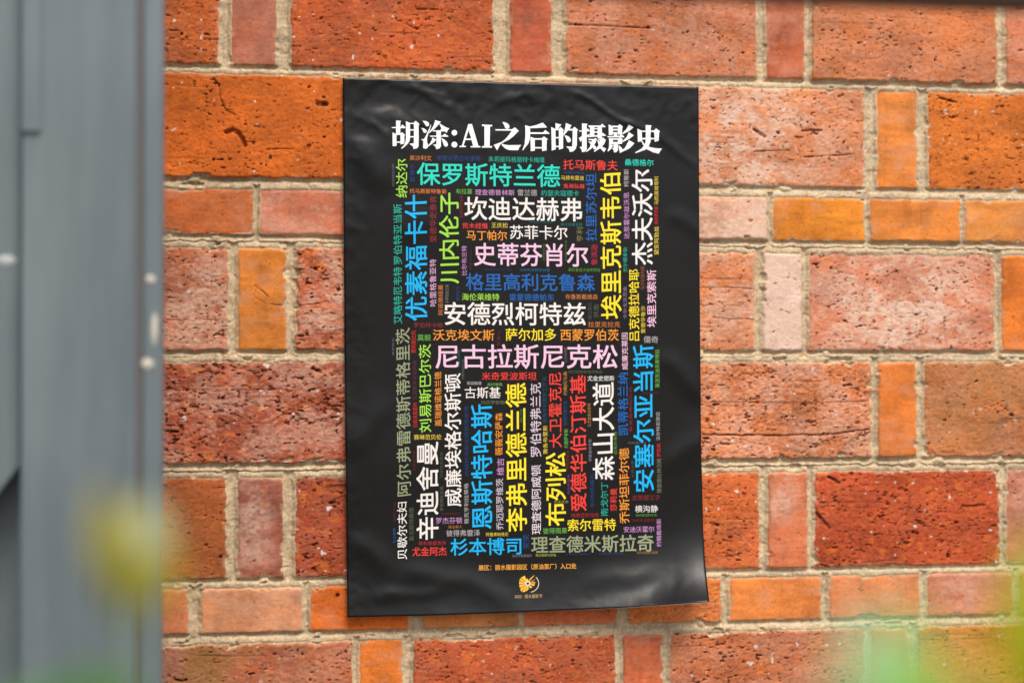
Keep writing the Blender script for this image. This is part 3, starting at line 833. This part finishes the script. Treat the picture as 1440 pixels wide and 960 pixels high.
for polys, ox, oy, sc in ((T1, 545, 160, 14.4), (T2, 640, 160, 14.4), (T3, 730, 160, 14.4), (T4, 805, 160, 11.077)):
    b = poly_bm(polys, ox, oy, sc)
    tmp = bpy.data.meshes.new('tmp')
    b.to_mesh(tmp); b.free()
    tb.from_mesh(tmp)
    bpy.data.meshes.remove(tmp)
print_mesh('title', tb, (250, 250, 248), 'large white serif title across the top', lift=.00035)
print_mesh('venue_line', text_bm('展区：丽水摄影园区（原油泵厂）入口处', 673, 792.5, 810.5, 800.5, False, .016), (244, 170, 60), 'orange line of text below the names')
print_mesh('festival_line', text_bm('2023 · 丽水摄影节', 723.7, 835, 762.5, 840.5, False, .002), (190, 156, 96), 'small pale orange line at the foot')

# emblem: fan of orange petals round a dark eye, thin arc at its right
ex, ey, es = 660, 780, 8.975
outer = [((645,287),(702,255)), ((630,325),(642,291)), ((628,371),(630,330)), ((641,415),(628,376)), ((655,463),(643,420)), ((706,463),(663,463)),
         ((750,426),(712,461)), ((800,405),(760,418)), ((832,366),(808,392)), ((824,334),(833,356)), ((840,297),(800,328)), ((795,268),(826,250)), ((760,300),(788,272)), ((715,300),(742,296))]
pet = []
for a, b in outer:
    def tow(p, r):
        d = math.hypot(p[0] - 737, p[1] - 355)
        return (737 + (p[0] - 737) * r / d, 355 + (p[1] - 355) * r / d)
    sh = lambda p, q: (p[0] + (q[0] - p[0]) * .07, p[1] + (q[1] - p[1]) * .07)
    pet.append([sh(a, b), sh(b, a), tow(sh(b, a), 30), tow(sh(a, b), 30)])
emb = print_mesh('emblem', poly_bm(pet, ex, ey, es), (252, 186, 52), 'orange petal fan emblem', lift=.0003)
star = []
for k in range(24):
    r = 42 if k % 2 else 24
    star.append((737 + r * math.cos(k * math.pi / 12), 355 + r * math.sin(k * math.pi / 12)))
def sub(name, polys, c, lift):
    o = print_mesh(name, poly_bm(polys, ex, ey, es), c, lift=lift, parent=poster)
    o.parent = emb
    o.matrix_parent_inverse = Matrix.Identity(4)
    return o
sub('white_ring', [star], (240, 232, 216), .00055)
sub('dark_eye', [circ(737, 355, 17, 16)], (16, 18, 40), .0008)
arc = [(750 + 130 * math.cos(t), 356 + 118 * math.sin(t)) for t in np.linspace(-.75, 1.35, 20)] + [(750 + 119 * math.cos(t), 356 + 108 * math.sin(t)) for t in np.linspace(1.35, -.75, 20)]
sub('arc', [arc], (206, 190, 160), .0003)
bpy.data.objects.remove(tobj)

# ------------------------------------------------------------------ grey painted steel at the left
steel = mat('grey_paint', lin((120, 128, 133)), .38, .5)
sn = nd(steel, 'ShaderNodeTexNoise', Scale=14.0, Detail=8.0, Roughness=.7)
stc = nd(steel, 'ShaderNodeTexCoord')
smp = nd(steel, 'ShaderNodeMapping')
smp.inputs['Scale'].default_value = (1, 1, .10)
steel.node_tree.links.new(stc.outputs['Object'], smp.inputs['Vector'])
steel.node_tree.links.new(smp.outputs[0], sn.inputs['Vector'])
scr = nd(steel, 'ShaderNodeValToRGB')
scr.color_ramp.elements[0].position, scr.color_ramp.elements[1].position = .3, .72
scr.color_ramp.elements[0].color = (*lin((88, 100, 105)), 1)
scr.color_ramp.elements[1].color = (*lin((122, 132, 134)), 1)
steel.node_tree.links.new(sn.outputs[0], scr.inputs[0])
steel.node_tree.links.new(scr.outputs[0], steel.node_tree.nodes['Principled BSDF'].inputs['Base Color'])
sb = nd(steel, 'ShaderNodeBump', Strength=.25, Distance=.002)
sn2 = nd(steel, 'ShaderNodeTexNoise', Scale=60.0, Detail=4.0)
steel.node_tree.links.new(smp.outputs[0], sn2.inputs['Vector'])
steel.node_tree.links.new(sn2.outputs[0], sb.inputs['Height'])
steel.node_tree.links.new(sb.outputs[0], steel.node_tree.nodes['Principled BSDF'].inputs['Normal'])
filler = mat('bare_primer', lin((196, 190, 172)), .7)
rust = mat('rusty_gap', lin((104, 98, 96)), .85)
YP = -.43                                               # front face of the post


def box(bm, x0, x1, y0, y1, z0, z1, bev=.0):
    r = bmesh.ops.create_cube(bm, size=1)
    for v in r['verts']:
        v.co = ((x0 + x1) / 2 + v.co.x * (x1 - x0), (y0 + y1) / 2 + v.co.y * (y1 - y0), (z0 + z1) / 2 + v.co.z * (z1 - z0))
    if bev:
        bmesh.ops.bevel(bm, geom=list({e for v in r['verts'] for e in v.link_edges}), offset=bev, segments=3, profile=.5, affect='EDGES')


xa, xb = hit(29, 480, YP).x, hit(191, 480, YP).x
xc, xd = hit(199, 480, YP).x, hit(229, 480, YP).x
post = empty('gate_post', ((xa + xd) / 2, YP + .06, 0), 'grey painted steel gate post with chipped edge, left of the poster', 'gate post')
bm = bmesh.new(); box(bm, xa, xb, YP, YP + .115, 0, 2.45, .003); from_bm('post_body', bm, steel, post, False)
bm = bmesh.new(); box(bm, xc, xd, YP + .001, YP + .030, 0, 2.45, .004); from_bm('edge_flange', bm, steel, post)
bm = bmesh.new(); box(bm, xb + .0002, xc - .0002, YP + .004, YP + .05, 0, 2.44); from_bm('seam', bm, rust, post)
bm = bmesh.new()
box(bm, hit(31, 0, YP).x, hit(58, 0, YP).x, YP - .0035, YP - .0002, hit(40, 186, YP).z, 2.4, .0015)
from_bm('cover_strip', bm, steel, post)


def blob(px, py, rx, ry, mt, name, yy, par):
    bm = bmesh.new()
    c = hit(px, py, yy)
    k = abs(hit(px + 1, py, yy).x - c.x)
    n = 18
    rnd = [random.uniform(.7, 1.15) for _ in range(n)]
    ring = []
    for lvl, (f, dy) in enumerate(((1, 0), (.75, -.0009))):
        ring.append([bm.verts.new((c.x + math.cos(2 * math.pi * i / n) * rx * k * rnd[i] * f, yy + dy, c.z + math.sin(2 * math.pi * i / n) * ry * k * rnd[i] * f)) for i in range(n)])
    bm.faces.new(ring[1][::-1])
    for i in range(n):
        bm.faces.new((ring[0][i], ring[0][(i + 1) % n], ring[1][(i + 1) % n], ring[1][i]))
    bmesh.ops.recalc_face_normals(bm, faces=bm.faces[:])
    for f in bm.faces:
        pass
    return from_bm(name, bm, mt, par, True)


for px, py, rx, ry in ((212, 394, 7, 7), (217, 462, 5, 26), (208, 512, 9, 9)):
    blob(px, py, rx, ry, filler, 'paint_chip', YP + .0008, post)
# the gate leaf beside the post: a panel whose lower edge slopes, over a deeper panel
YG = YP + .020
gate = empty('metal_gate', (xa - .35, YG, 0), 'grey metal gate leaf with sloping cut-out, at the far left edge', 'gate')
gx1 = xa - .0025
gx0 = gx1 - .75
za, zb = hit(28, 655, YG).z, hit(0, 690, YG).z
slope = (za - zb) / (hit(28, 655, YG).x - hit(0, 690, YG).x)
bm = bmesh.new()
pts = [(gx1, za), (gx1, 2.35), (gx0, 2.35), (gx0, za - slope * .75 if za - slope * .75 > .2 else .2)]
fr = [bm.verts.new((x, YG, z)) for x, z in pts]
bk = [bm.verts.new((x, YG + .030, z)) for x, z in pts]
bm.faces.new(fr); bm.faces.new(bk[::-1])
for i in range(4):
    bm.faces.new((fr[i], bk[i], bk[(i + 1) % 4], fr[(i + 1) % 4]))
bmesh.ops.recalc_face_normals(bm, faces=bm.faces[:])
bmesh.ops.bevel(bm, geom=bm.edges[:], offset=.002, segments=2, profile=.5, affect='EDGES')
from_bm('upper_panel', bm, steel, gate)
bm = bmesh.new(); box(bm, gx0, gx1, YG + .050, YG + .070, .06, 2.3); from_bm('lower_panel', bm, steel, gate)
bm = bmesh.new(); box(bm, gx1 - .006, gx1, YG + .031, YG + .049, .06, 2.3); from_bm('side_frame', bm, steel, gate)
blob(10, 367, 16, 8, mat('worn_paint', lin((176, 180, 180)), .6), 'weld_patch', YG - .0002, gate)

# ------------------------------------------------------------------ dark rail just above the picture
rail_m = mat('dark_metal', (.018, .017, .016), .6)
yr = -.80
zl = hit(900, -7, yr).z
rail = empty('overhead_rail', (0.3, yr, zl), 'dark metal canopy rail running in front of the top of the wall', 'rail')
bm = bmesh.new(); box(bm, -1.35, 1.55, yr - .02, yr + .02, zl, zl + .04, .003); from_bm('rail_bar', bm, rail_m, rail)
for xx in (-1.3, 1.5):
    bm = bmesh.new(); box(bm, xx - .015, xx + .015, yr + .0205, .006, zl + .005, zl + .035, .002); from_bm('bracket', bm, rail_m, rail)


# ------------------------------------------------------------------ blurred plants close to the camera
def leaf_mat(rgb):
    m = mat('leaf', lin(rgb), .5, .4)
    b = m.node_tree.nodes['Principled BSDF']
    tr = nd(m, 'ShaderNodeBsdfTranslucent')
    tr.inputs[0].default_value = (*lin(rgb), 1)
    mx = nd(m, 'ShaderNodeMixShader')
    mx.inputs[0].default_value = .4
    out = m.node_tree.nodes['Material Output']
    m.node_tree.links.new(b.outputs[0], mx.inputs[1])
    m.node_tree.links.new(tr.outputs[0], mx.inputs[2])
    m.node_tree.links.new(mx.outputs[0], out.inputs[0])
    return m


stem_m = mat('stem', lin((96, 112, 58)), .6)


def tube(bm, pts, r0, r1, n=7):
    rings = []
    for k, p in enumerate(pts):
        t = (pts[min(k + 1, len(pts) - 1)] - pts[max(k - 1, 0)]).normalized()
        a = t.cross(Vector((0.3, 1, 0.1))).normalized()
        b = t.cross(a)
        r = r0 + (r1 - r0) * k / (len(pts) - 1)
        rings.append([bm.verts.new(p + (a * math.cos(2 * math.pi * i / n) + b * math.sin(2 * math.pi * i / n)) * r) for i in range(n)])
    for A, B in zip(rings, rings[1:]):
        for i in range(n):
            bm.faces.new((A[i], A[(i + 1) % n], B[(i + 1) % n], B[i]))
    bm.faces.new(rings[-1]); bm.faces.new(rings[0][::-1])


def leaf(base, tip, width, face, m, parent):
    """ovate blade from base to tip, its upper side towards 'face'"""
    ax_ = tip - base
    ln = ax_.length
    ax_ = ax_ / ln
    sd = ax_.cross(face).normalized()
    nr = sd.cross(ax_).normalized()
    bm = bmesh.new()
    n = 14
    rows = []
    for k in range(n + 1):
        t = k / n
        w = width / 2 * (math.sin(math.pi * t ** .8) ** .85 if 0 < t < 1 else 0) + .0004
        c = base + ax_ * ln * t - nr * (ln * .18 * t * t)
        rows.append([bm.verts.new(c + sd * w * s + nr * (abs(s) * w * .28 + .0006 * math.sin(9 * t + 3 * s))) for s in (-1, -.5, 0, .5, 1)])
    for A, B in zip(rows, rows[1:]):
        for i in range(4):
            bm.faces.new((A[i], A[i + 1], B[i + 1], B[i]))
    o = from_bm('leaf', bm, m, parent, True)
    s = o.modifiers.new('thickness', 'SOLIDIFY')
    s.thickness = .0004
    return o


def sprig(label, depth, leaves, root_px, group=None):
    """leaves: (base px, tip px, width m, colour)"""
    top = at(*leaves[0][0], depth)
    foot = at(*root_px, depth)
    foot.z = 0.0
    root = empty('plant', foot, label, 'plant', group)
    bm = bmesh.new()
    pts = [foot.lerp(top, t) + Vector((.02 * math.sin(3 * t), .0, 0)) * math.sin(math.pi * t) for t in np.linspace(0, 1, 14)]
    tube(bm, pts, .0035, .0013)
    for (b, tp, w, c) in leaves[1:]:
        q = at(*b, depth)
        nearest = min(pts[6:], key=lambda p: (p - q).length)
        tube(bm, [nearest, nearest.lerp(q, .5) + Vector((0, 0, .004)), q], .0011, .0009)
    from_bm('stem', bm, stem_m, root, True)
    for (b, tp, w, c) in leaves:
        leaf(at(*b, depth), at(*tp, depth + random.uniform(-.01, .015)), w, -ray(*b).normalized() + Vector((0, 0, .4)), leaf_mat(c), root)
    return root


sprig('blurred yellow leafed plant close in front of the grey post', .60,
      [((184, 862), (196, 712), .028, (170, 162, 36)), ((206, 790), (206, 692), .013, (186, 190, 140)), ((178, 838), (142, 690), .016, (168, 160, 60))], (205, 1400))
sprig('blurred low green plant at the foot of the grey post', .58,
      [((95, 1055), (130, 942), .026, (92, 140, 70)), ((140, 1045), (175, 952), .02, (92, 140, 70)), ((60, 1040), (40, 950), .02, (100, 150, 84))], (110, 1500))
sprig('blurred pale green plant in front of the lower right bricks', .42,
      [((1310, 1120), (1286, 888), .026, (166, 212, 96)), ((1225, 1060), (1232, 842), .016, (174, 220, 172)), ((1360, 1140), (1352, 960), .018, (160, 206, 90))], (1300, 1900))
sprig('blurred lime green plant at the right edge of the picture', .50,
      [((1462, 1010), (1444, 800), .022, (176, 190, 10)), ((1500, 900), (1480, 740), .03, (160, 186, 10))], (1490, 1500))
